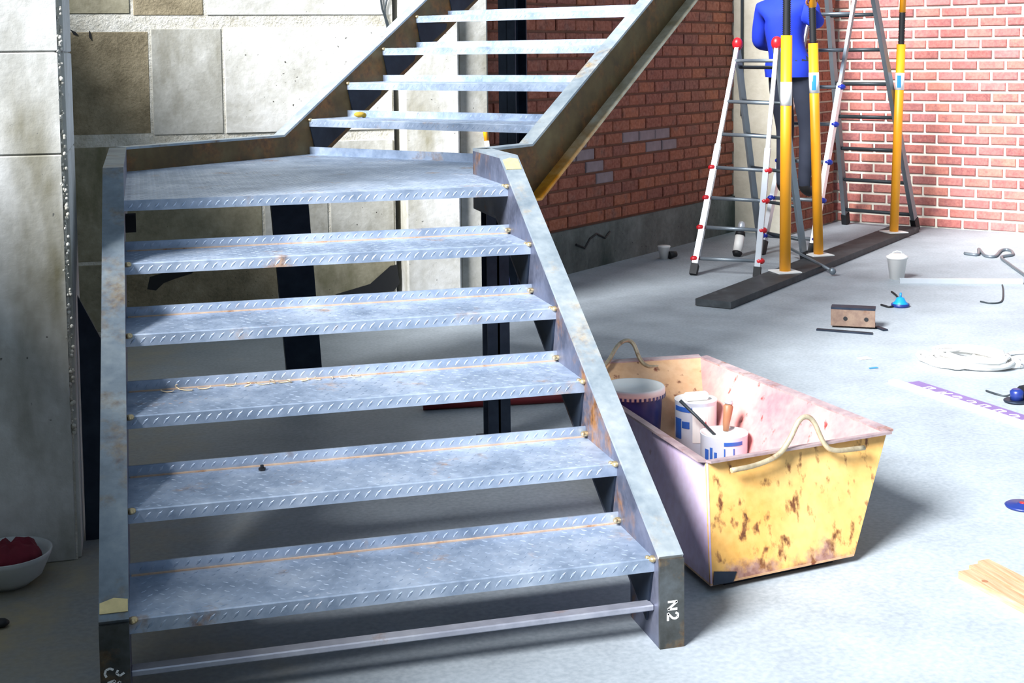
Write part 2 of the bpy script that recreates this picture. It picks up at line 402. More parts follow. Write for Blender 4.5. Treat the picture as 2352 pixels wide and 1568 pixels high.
# left brick wall, running into the corner, on a rendered plinth
L0 = V((2.931, 5.782, 0)); s_a, s_b, s_c = -.98, 2.66, 3.52
q = MB(); a = L0+N*s_a; b = L0+N*s_b
q.prism([a, b, b+UPV*3.4, a+UPV*3.4], -E*.25)
wall_left = tag(q.build('wall_left', M['mortar_dark']), 'dark weathered brick wall behind the upper flight', 'wall', kind='structure')
q = MB(); q.prism([a+E*.03, b+E*.03, b+E*.03+UPV*.31, a+E*.03+UPV*.31], -E*.05); q.build('plinth', M['plinth'], wall_left)
brick_wall(wall_left, L0, N, math.atan2(N.y, N.x), s_a, s_b, .325, 2.56, .25, .0925, [M['brick_dark'], M['brick_pale']], 300, seen,
           pale=lambda a, z: (.72 < z < .92 and a < 1.9 and random.random() < .42) or (.60 < z < .74 and a < .5 and random.random() < .5))
# chalk mark on the plinth
q = MB()
zz = [(-.02,.20),(.10,.16),(.17,.22),(.26,.245),(.38,.20),(.45,.24)]
pts = [L0+E*.034+N*(x+.1)+UPV*z for x, z in zz]
q.tube(pts, .008, 5); q.build('scrawled_mark', M['black'], wall_left)
q = MB(); q.prism([L0+N*s_b-E*.25, L0+N*s_b+E*.52, L0+N*s_b+E*.52+UPV*3.4, L0+N*s_b-E*.25+UPV*3.4], N*.99)
trim3 = tag(q.build('trim_3', [M['pier']]), 'cream rendered pier with a brick return behind the ladders', 'pier', kind='structure')
brick_wall(trim3, L0+N*s_b+E*.52, N, math.atan2(N.y, N.x), .02, .985, .012, 2.2, .2275, .0915, [M['brick_dark']], 300, seen)
q = MB(); q.tube([L0+N*(s_b-.018)+E*.10+UPV*z for z in (1.0,1.6,2.1,2.6)], .012, 8)
tag(q.build('conduit', M['alu_dark']), 'thin dark conduit running up the cream corner pier', 'conduit')

# unseen walls at left and behind the camera, heights set to block light
q = MB(); q.box((-1.6,-5.6,0), (-1.3,1.07,1.95)); q.box((-1.6,1.07,0), (-1.3,4.9,2.75)); q.box((-1.6,-5.9,0),(12,-5.6,3.4)); tag(q.build('wall_unseen', M['conc_grey']), 'unseen concrete walls at left and behind the camera, shaped to block light', 'wall', kind='structure')
# left pillar
px0, px1, py0, py1 = -1.3, -.157, 1.07, 1.55
q = MB(); q.box((px0+.01, py0+.012, 0), (px1-.01, py1, 3.1))
pil = tag(q.build('pillar', M['mortar_rough']), 'massive concrete pillar at the left edge, beside the stair', 'pillar', kind='structure')
for z0, z1 in ((0,1.2635),(1.2655,1.5735),(1.5755,2.3),(2.302,3.1)):
    b = bmesh.new(); bmesh.ops.create_cube(b, size=1)
    for w in b.verts: w.co = V((px0+(w.co.x+.5)*(px1-px0), py0+(w.co.y+.5)*(py1-py0+.01), z0+(w.co.z+.5)*(z1-z0)))
    bmesh.ops.bevel(b, geom=[e for e in b.edges if abs(e.verts[0].co.z-e.verts[1].co.z) > .01], offset=.018, segments=3, affect='EDGES')
    bmesh.ops.bevel(b, geom=[e for e in b.edges if abs(e.verts[0].co.z-e.verts[1].co.z) < .01], offset=.004, segments=1, affect='EDGES')
    me = bpy.data.meshes.new('concrete_block'); b.to_mesh(me); b.free(); me.materials.append(M['pillar'])
    inst('concrete_block', me, (0,0,0), parent=pil)
q = MB()
for i in range(330):
    z = random.uniform(.4, 2.6); r = random.uniform(.002,.008)
    q.ball((px1-.010+random.uniform(-.014,.006), py0+.006+random.uniform(-.004,.008), z), r, 5, 3)
tag(q.build('crumbled_edge', M['mortar_rough'], pil), kind='stuff')

# ------------------------------------------------------------------ staircase
st = thing('staircase', 'raw steel staircase with open checker-plate treads and a turning landing', 'staircase')
FW, FT, WT, DEP = .068, .010, .008, .22
def strip(q, path, out, w, th):
    """flat bar following a path (list of 3D points in one vertical plane), width w along out, thickness th inwards (left of the path)"""
    n = len(path); vs = []
    for i, p in enumerate(path):
        ds = []
        if i > 0: ds.append((path[i]-path[i-1]).normalized())
        if i < n-1: ds.append((path[i+1]-path[i]).normalized())
        nr = [out.cross(d).normalized() for d in ds]
        b = sum(nr, V()).normalized(); k = th/max(.3, b.dot(nr[0]))
        vs += [p, p+out*w, p+out*w+b*k, p+b*k]
    fs = [(0,1,2,3), (4*n-1,4*n-2,4*n-3,4*n-4)]
    for i in range(n-1):
        for j in range(4): fs.append((4*i+j, 4*i+(j+1)%4, 4*i+4+(j+1)%4, 4*i+4+j))
    q.add(vs, fs)
def stringer(name, org, along, out, top, bot, mweb, mtop, mbot, flip, front=None):
    """channel: web in the plane of org/along, flanges towards out. top/bot: lists of (s,z)"""
    P = lambda s, z: org+along*s+UPV*z
    q = MB(); q.prism([P(*k) for k in top]+[P(*k) for k in reversed(bot)], out*WT); web = q.build(name, mweb, st)
    o2 = out
    if front: q = MB(); strip(q, [P(*k) for k in top[:2]], o2, FW, FT*flip); q.build('front_flange', front, web); top = top[1:]
    q = MB(); strip(q, [P(*k) for k in top], o2, FW, FT*flip); q.build('top_flange', mtop, web)
    q = MB(); strip(q, [P(*k) for k in bot], o2, FW, -FT*flip); q.build('bottom_flange', mbot, web)
    return web
k1 = H/G; dz = .025; yt = -.03; ztop = lambda y: Z1+dz+k1*y
zlev = ZL+.0926; ylev = (zlev-Z1-dz)/k1; dv = DEP*math.sqrt(1+k1*k1)
ybl = (zlev-DEP+dv-Z1-dz)/k1
def lower(xc, out, ycorner, name, flip, mtop):
    top = [(yt,0),(yt,ztop(yt)),(ylev,zlev),(ycorner,zlev)]
    bot = [(.17,0),(.17,ztop(.17)-dv),(ybl,zlev-DEP),(ycorner,zlev-DEP)]
    return stringer(name, V((xc,0,0)), V((0,1,0)), out, top, bot, M['web'], mtop, M['web'], flip, M['foot'])
sr = lower(W, V((1,0,0)), 1.951, 'stringer', 1, M['flange']); sl_ = lower(0, V((-1,0,0)), 2.612, 'stringer', -1, M['flange_shade'])
k2 = H/GU; dv2 = DEP*math.sqrt(1+k2*k2); NU = 7
def upper(org, s1, out, mw, mt_, mbt, flip):
    zt = lambda s: Z1+6*H+dz+k2*(s-s1); sa = s1+(zlev-(Z1+6*H+dz))/k2; sb = s1+(zlev-DEP+dv2-(Z1+6*H+dz))/k2; se = s1+NU*GU-.02
    top = [(0,zlev),(sa,zlev),(se,zt(se))]; bot = [(0,zlev-DEP),(sb,zlev-DEP),(se,zt(se)-dv2)]
    return stringer('stringer', org, N, out, top, bot, mw, mt_, mbt, flip)
OR = V((W,1.951,0)); OL = V((0,2.612,0))
ur = upper(OR, .492, E, M['web_rust'], M['flange'], M['yellow_flange'], 1)
ul = upper(OL, 1.0958, -E, M['web_rust'], M['flange'], M['web_rust'], -1)

# treads: folded checker plate, front lip down, back edge up
D, TH, LIP, UPS = .283, .006, .036, .032
def lozenge(q, c, u, v, nrm, a, l=.010, w=.0034, h=.0009):
    d = u*math.cos(a)+v*math.sin(a); e2 = -u*math.sin(a)+v*math.cos(a)
    q.add([c+d*l, c+e2*w, c-d*l, c-e2*w, c+nrm*h+d*l*.5, c+nrm*h-d*l*.5], [(0,1,4),(1,2,5,4),(2,3,5),(3,0,4,5)])
def tread_meshes(Wt, nm):
    q = MB()
    prof = [(0,-LIP),(0,-.003),(.003,0),(D-.003,0),(D,.003),(D,UPS),(D+TH,UPS),(D+TH,-TH),(TH,-TH),(TH,-LIP)]
    prof = [(0,-LIP),(0,-.003),(.003,0),(D-TH,0),(D-TH,UPS),(D,UPS),(D,-TH),(TH,-TH),(TH,-LIP)]
    q.prism([V((0,y,z)) for y, z in prof], (Wt,0,0))
    me = q.mesh(nm, M['tread'])
    p = MB(); X, Y, Z = V((1,0,0)), V((0,1,0)), V((0,0,1)); st_ = .0285
    nx = int((Wt-.02)/st_)
    for i in range(nx):
        for j in range(9):
            lozenge(p, V((.02+i*st_+(.5*st_ if j%2 else 0), .018+j*.0292, 0)), X, Y, Z, math.radians(45 if (i+j)%2 else -45))
        lozenge(p, V((.02+i*st_, 0, -.019)), X, Z, -Y, math.radians(48), .0135, .0042, .0012)
        lozenge(p, V((.03+i*st_, D-TH, .018)), X, Z, -Y, math.radians(48), .0115, .004, .001)
    return me, p.mesh('checker_relief', M['tread'])
tm, pm = tread_meshes(W, 'tread'); tmu, pmu = tread_meshes(WU, 'tread')
bead = MB(); bead.ball((0,0,0), .011, 8, 5, (1.1,1.3,.8)); bead.ball((-.012,.006,.002), .007, 7, 4); bead = bead.mesh('weld_bead', M['weld'])
for i in range(5):
    o = inst('tread', tm, (0, i*G, Z1+i*H), parent=st); r = inst('checker_relief', pm, (0,0,0), parent=o); r['kind'] = 'stuff'
    inst('weld_bead', bead, (W-.004,.002,-.002), parent=o); inst('weld_bead', bead, (W-.006,D-.02,.014), (0,0,1.2), parent=o)
    inst('weld_bead', bead, (.008,.002,-.004), (0,0,2), parent=o)
angU = math.atan2(E.y, E.x)
M['seam'] = steel('rusty_seam', '9a8a80', 'b89a82', 'd0b498', (.6,.8), .1, .2, 'b07c50', 20)
q = MB(); q.prism([V((.004,D-TH-.006,.0)), V((W-.004,D-TH-.006,.0)), V((W-.004,D-TH,.0)), V((.004,D-TH,.0))], (0,0,.0035)); seam = q.mesh('rusty_seam', M['seam'])
for o in [k for k in st.children if k.name.startswith('tread')]: inst('rusty_seam', seam, (0,0,0), parent=o)
for i in range(NU):
    p = U1+N*(GU*i); o = inst('tread', tmu, (p.x, p.y, Z1+(6+i)*H), (0,0,angU), st); r = inst('checker_relief', pmu, (0,0,0), parent=o); r['kind'] = 'stuff'
    inst('weld_bead', bead, (.006,.004,-.004), parent=o)
# dark plates that paint the treads' shade onto the stringer webs
q = MB(); q.prism([V((0,.004,-LIP)), V((0,.262,-LIP)), V((0,.25,-.066)), V((0,.045,-.185))], (.006,0,0)); gm = q.mesh('shade_plate', M['dark_steel'])
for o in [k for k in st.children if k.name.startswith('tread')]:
    if abs(o.rotation_euler.z) < .01: inst('shade_plate', gm, (W-.0065,0,0), parent=o)
    else: inst('shade_plate', gm, (.0005,0,0), parent=o)
# landing plate
U1r = U1+E*WU
poly = [V((0,5*G,ZL)), V((W,5*G,ZL)), V((W,1.951,ZL)), V((U1r.x,U1r.y,ZL)), V((U1.x,U1.y,ZL)), V((0,2.612,ZL))]
q = MB(); q.prism(poly, (0,0,-TH)); q.box((0,5*G,ZL-LIP), (W,5*G+TH,ZL-TH))
a = V((U1.x,U1.y,ZL)); b = V((U1r.x,U1r.y,ZL)); q.prism([a, b, b+UPV*.036, a+UPV*.036], N*TH)
land = q.build('landing', M['tread'], st)
p = MB(); X, Y, Z = V((1,0,0)), V((0,1,0)), V((0,0,1))
def inside(x, y):
    c = False; n = len(poly)
    for i in range(n):
        a, b = poly[i], poly[(i+1) % n]
        if (a.y > y) != (b.y > y) and x < (b.x-a.x)*(y-a.y)/(b.y-a.y)+a.x: c = not c
    return c
for i in range(60):
    for j in range(64):
        x, y = .015+i*.0285+(.014 if j%2 else 0), 5*G+.02+j*.0292
        if inside(x, y) and inside(x+.015,y) and inside(x-.015,y): lozenge(p, V((x,y,ZL)), X, Y, Z, math.radians(45 if (i+j)%2 else -45))
for i in range(46): lozenge(p, V((.02+i*.0285, 5*G, ZL-.019)), X, Z, -Y, math.radians(48), .0135, .0042, .0012)
tag(p.build('checker_relief', M['tread'], land), kind='stuff')
inst('weld_bead', bead, (W-.004,5*G,ZL), parent=land)
# foot bar, supports under the landing
q = MB(); q.cbox((0,.0,.088), (W,.04,.104), .003); q.build('foot_bar', M['galv'], st)
def hbeam(q, c, along, across, h, w, z0, z1, t=.009):
    c = V(c)
    for sgn in (-1, 1):
        p = c+along*(sgn*h/2); q.prism([p-across*w/2, p+across*w/2, p+across*w/2-along*(sgn*t), p-across*w/2-along*(sgn*t)], (0,0,z1-z0))
    q.prism([c-along*h/2-across*t/2, c+along*h/2-across*t/2, c+along*h/2+across*t/2, c-along*h/2+across*t/2], (0,0,z1-z0))
q = MB(); pc = fl(1142,1010); hbeam(q, (pc.x,pc.y,0), V((0,1,0)), V((1,0,0)), .09, .09, 0, zlev-DEP-.012); q.box((pc.x-.07,pc.y-.07,0),(pc.x+.07,pc.y+.07,.012)); q.build('support_post', M['dark_steel'], st)
q = MB(); q.obox((.76,2.95,.02), (.655,2.55,ZL-.03), .16, .05, (0,1,0)); q.build('support_brace', M['dark_steel'], st)
q = MB(); q.box((.0,1.60,ZL-.13), (.035,1.66,ZL-.07)); q.build('bracket_stub', M['black'], st)
# short square tube stub on the outer side of the right stringer
q = MB(); c = V((W+.055,1.70,.98)); q2 = .022
for a, b in (((-q2,-.03),(q2,-.024)),((-q2,.024),(q2,.03)),((-q2,-.03),(-q2+.006,.03)),((q2-.006,-.03),(q2,.03))):
    q.box((c.x+.03+a[0], c.y, c.z+a[1]), (c.x+.03+b[0], c.y+.07, c.z+b[1]))
q.build('tube_stub', M['alu'], st)
# chalk writing on the feet of the stringers
def strokes(name, org, ux, uz, lines, r, parent, mat='chalk'):
    q = MB()
    for ln in lines:
        for a, b in zip(ln, ln[1:]):
            pa = org+ux*a[0]+uz*a[1]; pb = org+ux*b[0]+uz*b[1]; q.obox(pa, pb, r, .0012, (0,-1,0))
    return q.build(name, M[mat], parent)
XX, ZZ = V((1,0,0)), V((0,0,1))
# right foot, read turned a quarter right: N 2
strokes('chalk_writing', V((W+.022, yt-FT-.0008, .125)), -ZZ, XX,
    [[(0,0),(0,.026),(.020,0),(.020,.026)], [(.030,.022),(.034,.028),(.042,.028),(.046,.021),(.044,.013),(.030,.0),(.050,0)]], .0055, sr)
strokes('chalk_writing', V((-.058, yt-FT-.0008, .135)), -ZZ, XX,
    [[(.004,.020),(0,.012),(.003,.003),(.012,0),(.020,.004)], [(.006,.030),(.014,.026),(.020,.034),(.014,.044)],
     [(.034,.006),(.030,.022),(.046,.018),(.034,.034),(.050,.032)], [(.040,.044),(.062,.040)]], .005, sl_)
nrm = V((0,-k1,1)).normalized()
M['weld_yellow'] = plain('ground_weld', srgb('dcc890'), .4, .3, .25, 40, .3)
def patch(name, x0, x1, ya, yb, parent):
    q = MB(); f_ = lambda x, y: V((x, y, ztop(y)))+nrm*(FT+.0006)
    q.prism([f_(x0,ya), f_(x1,ya), f_(x1,yb), f_((x0+x1)/2,yb+.006), f_(x0,yb-.004)], nrm*.0015); return q.build(name, M['weld_yellow'], parent)
patch('weld_patch', -.066, -.002, -.012, .018, sl_); patch('weld_patch', W+.004, W+.062, ylev-.075, ylev-.02, sr)
q = MB(); q.prism([V((-.0690,1.0,.60)), V((-.0690,1.07,.64)), V((-.0690,1.09,.70)), V((-.0690,1.05,.72)), V((-.0690,1.02,.66))], (-.004,0,0)); q.build('paper_scrap', M['white'], sl_)

# ------------------------------------------------------------------ steel column behind, dark sheet imitating shade in the gap by the pillar
cc = V((2.345,5.02,0))
col_ = thing('steel_column', 'dark steel column standing against the brick wall behind the stair', 'column', cc)
q = MB(); hbeam(q, cc, N, E, .13, .13, .014, 2.6); q.build('shaft', M['dark_steel'], col_, cc)
q = MB(); q.box((cc.x-.1,cc.y-.1,0),(cc.x+.1,cc.y+.1,.014)); q.build('base_plate', M['dark_steel'], col_, cc)
q = MB(); q.prism([V((-.15,1.24,0)), V((-.075,1.24,0)), V((-.075,1.24,.64)), V((-.15,1.24,.80))], (0,.02,0))
tag(q.build('gap_shade', M['dark_steel'], loc=(-.11,1.25,0)), 'dark sheet standing in for the shaded gap between pillar and left stringer', 'plate')

# ------------------------------------------------------------------ mortar skip with its load
SK = V((1.85,.8,0))
sk = thing('mortar_skip', 'rusty yellow steel mortar skip with a bent rod handle at each end', 'skip', SK)
zt, zb = .36, .022
A, B, C, Dk = fl(1622,1064,zt), fl(2036,996,zt), fl(1610,824,zt), fl(1285,844,zt)
A2 = fl(1632,1346,zb)
def in_plane(a, b, c, y, x=None):
    """point at height zb in the plane a b c, at the given y (or x)"""
    n = (b-a).cross(c-a)
    if x is None: return V((a.x-(n.y*(y-a.y)+n.z*(zb-a.z))/n.x, y, zb))
    return V((x, a.y-(n.x*(x-a.x)+n.z*(zb-a.z))/n.y, zb))
B2 = in_plane(A, B, A2, None, fl(1978,1288,zb).x); C2 = in_plane(B, B2, C, 1.20); D2 = in_plane(A, A2, Dk, 1.12)
def panel(name, a, b, c, d, th, mo, mi_):
    """quad a b c d, outer face first; inner face th further in"""
    n = (b-a).cross(d-a).normalized(); n = (n+(d-c).cross(b-c).normalized()).normalized(); q = MB()
    q.add([a,b,c,d], [(0,1,2),(0,2,3)], False, 0); i = [p-n*th for p in (a,b,c,d)]
    q.add(i, [(2,1,0),(3,2,0)], False, 1)
    q.add([a,b,c,d]+i, [(0,4,5,1),(1,5,6,2),(2,6,7,3),(3,7,4,0)], False, 0)
    o = bpy.data.objects.new(name, q.mesh(name, [mo, mi_], SK)); COL.objects.link(o); o.parent = sk; return o
panel('front_panel', A2, B2, B, A, .006, M['skip_front'], M['skip_pink'])
panel('side_panel', D2, A2, A, Dk, .006, M['skip_left'], M['skip_pink'])
panel('side_panel', B2, C2, C, B, .006, M['skip_front'], M['skip_pink'])
panel('end_panel', C2, D2, Dk, C, .006, M['skip_front'], M['skip_tan'])
q = MB(); q.prism([A2, B2, C2, D2], (0,0,.006)); q.build('bottom', M['skip_tan'], sk, SK)
for a, b in ((A,B),(B,C),(C,Dk),(Dk,A)):
    o = (b-a).normalized().cross(UPV); q = MB(); q.prism([a-o*.004+UPV*.002, b-o*.004+UPV*.002, b+o*.026+UPV*.006, a+o*.026+UPV*.006], (0,0,.007)); q.build('rim', M['skip_rim'], sk, SK)
for a, b in ((A2,B2),(D2,C2)):                                       # runners
    m1 = a.lerp(b,.12); m2 = a.lerp(b,.88); q = MB(); q.obox(V((m1.x,m1.y+.05,.011)), V((m2.x,m2.y+.05,.011)), .03, .022); q.build('runner', M['dark_steel'], sk, SK)
nF = (B2-A2).cross(A-A2).normalized()
def smooth(pts, n=5):
    out = []
    P = [V(p) for p in pts]; P = [P[0]*2-P[1]]+P+[P[-1]*2-P[-2]]
    for i in range(1, len(P)-2):
        for k in range(n):
            t_ = k/n; a, b, c, d = P[i-1], P[i], P[i+1], P[i+2]
            out.append(.5*((2*b)+(c-a)*t_+(2*a-5*b+4*c-d)*t_*t_+(3*b-a-3*c+d)*t_**3))
    out.append(P[-2]); return out
hp = [pl(u, v, A+nF*.034, nF) for u, v in ((1680,1080),(1735,1068),(1785,1046),(1812,1012),(1834,968),(1852,957),(1870,970),(1893,1018),(1918,1034),(1985,1028))]
q = MB(); q.tube(smooth(hp), .008, 8); q.build('handle', M['rod'], sk, SK)
nB = (D2-C2).cross(C-C2).normalized()
hb = [pl(u, v, C+nB*.03, nB) for u, v in ((1330,852),(1372,848),(1395,832),(1418,795),(1438,782),(1455,790),(1470,824),(1490,842),(1530,840))]
q = MB(); q.tube(smooth(hb), .008, 8); q.build('handle', M['rod'], sk, SK)
pp = [pl(u, v, A2+nF*.0015, nF) for u, v in ((1640,1312),(1692,1312),(1684,1336),(1638,1344))]
q = MB(); q.prism(pp, nF*.001); tag(q.build('corner_patch', M['dark_steel'], sk, SK), 'black square patch in the lower corner')

# big bucket with a white lid
def on_skip(u, v, z): return fl(u, v, z)
M['navy'] = plain('navy_plastic', srgb('1c2f74'), .35)
M['tin'] = plain('tin_white_blue', srgb('cdd8e6'), .35, .2, .1, 20)
M['tin_blue'] = plain('tin_blue_print', srgb('2c5cae'), .4)
M['cream'] = plain('cream_lid', srgb('e9ecea'), .5, 0, .05)
M['wood_handle'] = plain('brush_handle_wood', srgb('9a6a4c'), .5, 0, .2)
bc = on_skip(1456,884,.335); bz = .03
bk = thing('plastic_bucket', 'navy plastic bucket with a white rimmed lid inside the skip', 'bucket', (bc.x,bc.y,bz))
q = MB(); q.lathe([(.088,0),(.106,.285)], 40, caps=(1,0)); q.build('body', M['navy'], bk)
q = MB(); q.lathe([(.107,.268),(.114,.27),(.115,.298),(.110,.305),(.102,.303),(.098,.292),(0,.294)], 40, caps=(0,0)); lid = q.build('lid', M['cream'], bk)
q = MB()
for i in range(40):
    a = 2*math.pi*i/40; c, s_ = math.cos(a), math.sin(a); r0 = .1142
    q.prism([V((c*r0-s_*.004, s_*r0+c*.004, .268)), V((c*r0+s_*.004, s_*r0-c*.004, .268)), V((c*r0+s_*.004, s_*r0-c*.004, .281)), V((c*r0-s_*.004, s_*r0+c*.004, .281))], (c*.0018, s_*.0018, 0))
q.build('lid_teeth', M['navy'], lid)
def curved_patch(q, R, a0, a1, z0, z1, n=8, th=.0012):
    vs = []
    for i in range(n+1):
        a = a0+(a1-a0)*i/n
        for r in (R, R+th):
            for z in (z0, z1): vs.append(V((r*math.cos(a), r*math.sin(a), z)))
    fs = []
    for i in range(n):
        b = 4*i; fs += [(b+2,b+6,b+7,b+3),(b,b+1,b+5,b+4),(b+1,b+3,b+7,b+5),(b,b+4,b+6,b+2)]
    fs += [(0,2,3,1),(4*n,4*n+1,4*n+3,4*n+2)]
    q.add(vs, fs)
def facing(p): d = CAM-V(p); return math.atan2(d.y, d.x)
def paint_tin(name, label, c, z0, R, Ht, prints, marks):
    r = thing(name, label, 'paint tin', (c.x,c.y,z0), group=None); f0 = facing(c)
    q = MB(); q.lathe([(R*.985,0),(R,.004),(R*.985,.008),(R*.985,Ht-.012),(R,Ht-.006),(R*1.005,Ht)], 36, caps=(1,0)); q.build('body', M['tin'], r)
    q = MB(); q.lathe([(R*1.005,Ht),(R*.95,Ht+.001),(R*.92,Ht-.006),(R*.6,Ht-.007),(0,Ht-.005)], 36, caps=(0,0)); q.build('lid', M['cream'], r)
    for (a0, a1, za, zb_, mt_) in prints:
        q = MB(); curved_patch(q, R*.987, f0+a0, f0+a1, za*Ht, zb_*Ht); q.build('label_print', M[mt_], r)
    return r, f0
c2 = on_skip(1598,918,.275)
t2, f2 = paint_tin('paint_tin', 'tall blue and white paint tin with a red triangle on its label', c2, .03, .078, .25,
    [(-1.2,-.75,.45,.75,'tin_blue'),(-1.2,.2,.86,.93,'tin_blue'),(-.7,-.3,.62,.72,'tin_blue'),(-1.15,-.8,.15,.35,'tin_blue')], None)
q = MB(); curved_patch(q, .0775, f2-.15, f2+1.05, .105, .235); q.build('label', M['white'], t2)
q = MB(); rr = .080
tri = [(.30,.135),(.62,.135),(.52,.165),(.46,.185),(.40,.165)]
q.prism([V((rr*math.cos(f2+a), rr*math.sin(f2+a), z)) for a, z in tri], (math.cos(f2+.45)*.001, math.sin(f2+.45)*.001, 0)); q.build('red_triangle', M['red_pl'], t2)
q = MB(); q.cbox((-.045,-.02,.246),(.045,.012,.275), .006); o = q.build('cap', M['white'], t2)
c3 = on_skip(1663,992,.215)
t3, f3 = paint_tin('paint_tin', 'short paint tin in the skip with a brush handle standing in it', c3, .03, .084, .185,
    [(-.9,-.7,.55,.75,'tin_blue'),(-.62,-.5,.5,.8,'tin_blue'),(-.42,-.3,.55,.72,'tin_blue'),(.0,.45,.5,.55,'tin_blue'),(.0,.05,.5,.8,'tin_blue'),(.4,.45,.5,.8,'tin_blue'),(.0,.85,.85,.92,'tin_blue'),
     (-.8,-.6,.2,.3,'navy'),(-.45,-.3,.12,.25,'tin_blue'),(.5,.65,.15,.35,'navy'),(.05,.2,.2,.26,'red_pl'),(-.15,-.1,.1,.4,'tin_blue')], None)
zl3 = .03+.18
p0 = c3+V((.02,.03,0)); p0.z = zl3
q = MB(); q.tube([p0, p0+V((.004,.003,.03)), p0+V((.010,.006,.06)), p0+V((.014,.009,.085)), p0+V((.016,.010,.095))], [.010,.013,.016,.018,.010], 10)
br = thing('paint_brush', 'round wooden brush handle sticking up from the short paint tin', 'brush', p0)
q.build('handle', M['wood_handle'], br, p0); q = MB(); q.tube([p0+V((.016,.010,.094)), p0+V((.018,.011,.106))], [.017,.012], 10); q.build('end_cap', M['alu'], br, p0)
p1 = c3+V((-.035,-.0,0)); p1.z = zl3-.002
q = MB(); q.tube([p1, p1+V((-.045,.055,.055)), p1+V((-.09,.10,.105))], [.0055,.0055,.0065], 8)
sk_ = tag(q.build('stirring_stick', M['alu_dark'], loc=p1), 'thin dark stirring stick leaning out of the short paint tin', 'stick')

# ------------------------------------------------------------------ plank and props
pa, pb_ = fl(1592,712), fl(1652,716); PLT = .042
pA = V((3.31,4.36,0)); dirp = (V((6.24,6.86,0))-V((3.36,4.27,0))).normalized(); sid = dirp.cross(UPV)
q = MB(); L_ = 4.0; w2 = .235
q.prism([pA+UPV*.004, pA+sid*w2+UPV*.004, pA+sid*w2+dirp*L_+UPV*.004, pA+dirp*L_+UPV*.004], (0,0,PLT))
tag(q.build('plank', M['plank'], loc=pA), 'long dark plank lying on the floor under the yellow props', 'plank')
PZ = PLT+.004
def prop(label, u, v, z1, lean, r, zlab, mat_lab):
    b = fl(u, v, PZ); ax = (UPV+_rt*lean).normalized(); P = lambda z: b+ax*z
    o = thing('shoring_prop', label, 'prop', b, group='yellow shoring props on the plank')
    q = MB(); q.box((-.085,-.085,0),(.085,.085,.007)); q.build('base_plate', M['cream'], o)
    q = MB(); q.tube([ax*.007, ax*(z1-PZ)], r, 16); q.build('outer_tube', M['yellow'], o)
    th = MB(); zz0, zz1 = z1-PZ, z1-PZ+.26; pts = []; rs = []
    n = 40
    for i in range(n+1): pts.append(ax*(zz0+(zz1-zz0)*i/n)); rs.append(r*.62 if i % 2 else r*.78)
    th.tube(pts, rs, 12); th.build('threaded_sleeve', M['black'], o)
    q = MB(); q.tube([ax*zz1, ax*2.78], r*.72, 14); q.build('inner_tube', M['yellow'], o)
    q = MB(); q.box((ax.x*2.78-.08, ax.y*2.78-.08, 2.775), (ax.x*2.78+.08, ax.y*2.78+.08, 2.785)); q.build('head_plate', M['cream'], o)
    q = MB(); q.tube([ax*zlab[0], ax*zlab[1]], r+.0012, 16); lb = q.build('label_band', M['white'], o)
    if mat_lab:
        q = MB(); f0 = facing(b); c = ax*((zlab[0]+zlab[1])/2)
        curved_patch(q, r+.0014, f0-.5, f0+.3, zlab[0]+.02, zlab[1]-.02); z_ = q.build('label_print', M[mat_lab], lb); z_.location = (ax.x*zlab[0], ax.y*zlab[0], 0)
    return o
prop('yellow steel prop in front of the ladder with a white label band', 1803, 624, 1.66, .002, .038, (1.14,1.30), None)
prop('yellow steel prop that the worker in blue grips', 1880, 585, 1.61, -.032, .036, (1.20,1.35), 'label_blue')
prop('yellow steel prop nearest the bright brick wall', 2053, 533, 1.60, .028, .036, (1.18,1.32), 'label_blue')

# ------------------------------------------------------------------ ladders
def rail(q, a, b, w, h, side): q.obox(a, b, w, h, side)
def section(root, off, a0, a1, b0, b1, n, zs, mats, w, conn, rung_r=.013):
    """two rails a0->a1 and b0->b1 with rungs at fractions zs"""
    side = (b0-a0).normalized()
    for p0_, p1_ in ((a0,a1),(b0,b1)):
        d = (p1_-p0_); k = .55 if conn else 1
        q = MB(); q.obox(p0_+d*.03, p0_+d*k, w, w*.62, side); q.build('rail', mats[0], root, off)
        if conn: q = MB(); q.obox(p0_+d*k, p1_, w*.72, w*.45, side); q.build('rail', mats[1], root, off)
        q = MB(); q.obox(p0_+V((0,0,.002)), p0_+d*.045, w*1.15, w*.8, side); q.build('foot', M['black'], root, off)
    for i, s_ in enumerate(zs):
        pa_, pb__ = a0.lerp(a1, s_), b0.lerp(b1, s_)
        q = MB(); q.tube([pa_, pb__], rung_r, 8); q.build('rung', mats[2], root, off)
        if conn and s_ < .56:
            for c in (pa_, pb__):
                q = MB(); q.ball(c-_fw*.012+(-_rt if c is pa_ else _rt)*.012, .028, 8, 5, (1.3,1,.8)); q.build('lock_knob', M[conn], root, off)
LA = [fl(1592,632), fl(1738,637), fl(1748,576), fl(1848,598)]
TLa = LA[0].lerp(LA[2], .62); TLa.z = 1.60; TRa = LA[1].lerp(LA[3], .38); TRa.z = 1.60
oA = V((LA[0]+LA[3])/2)
lA = thing('step_ladder', 'silver folding ladder with red locks, standing open beside the plank', 'ladder', oA)
section(lA, oA, LA[0], TLa, LA[1], TRa, 7, [.07,.20,.325,.455,.60,.745,.93], (M['alu'],M['alu'],M['alu_dull']), .062, 'red_pl')
section(lA, oA, LA[2], TLa-_fw*-.03, LA[3], TRa-_fw*-.03, 6, [.1,.26,.42,.58,.74,.9], (M['alu_dull'],M['alu_dark'],M['alu_dark']), .045, None)
for c in (TLa, TRa):
    q = MB(); q.ball(c+V((0,0,.01)), .05, 12, 8, (.8,.8,1.0)); q.build('hinge', M['red_pl'], lA, oA)
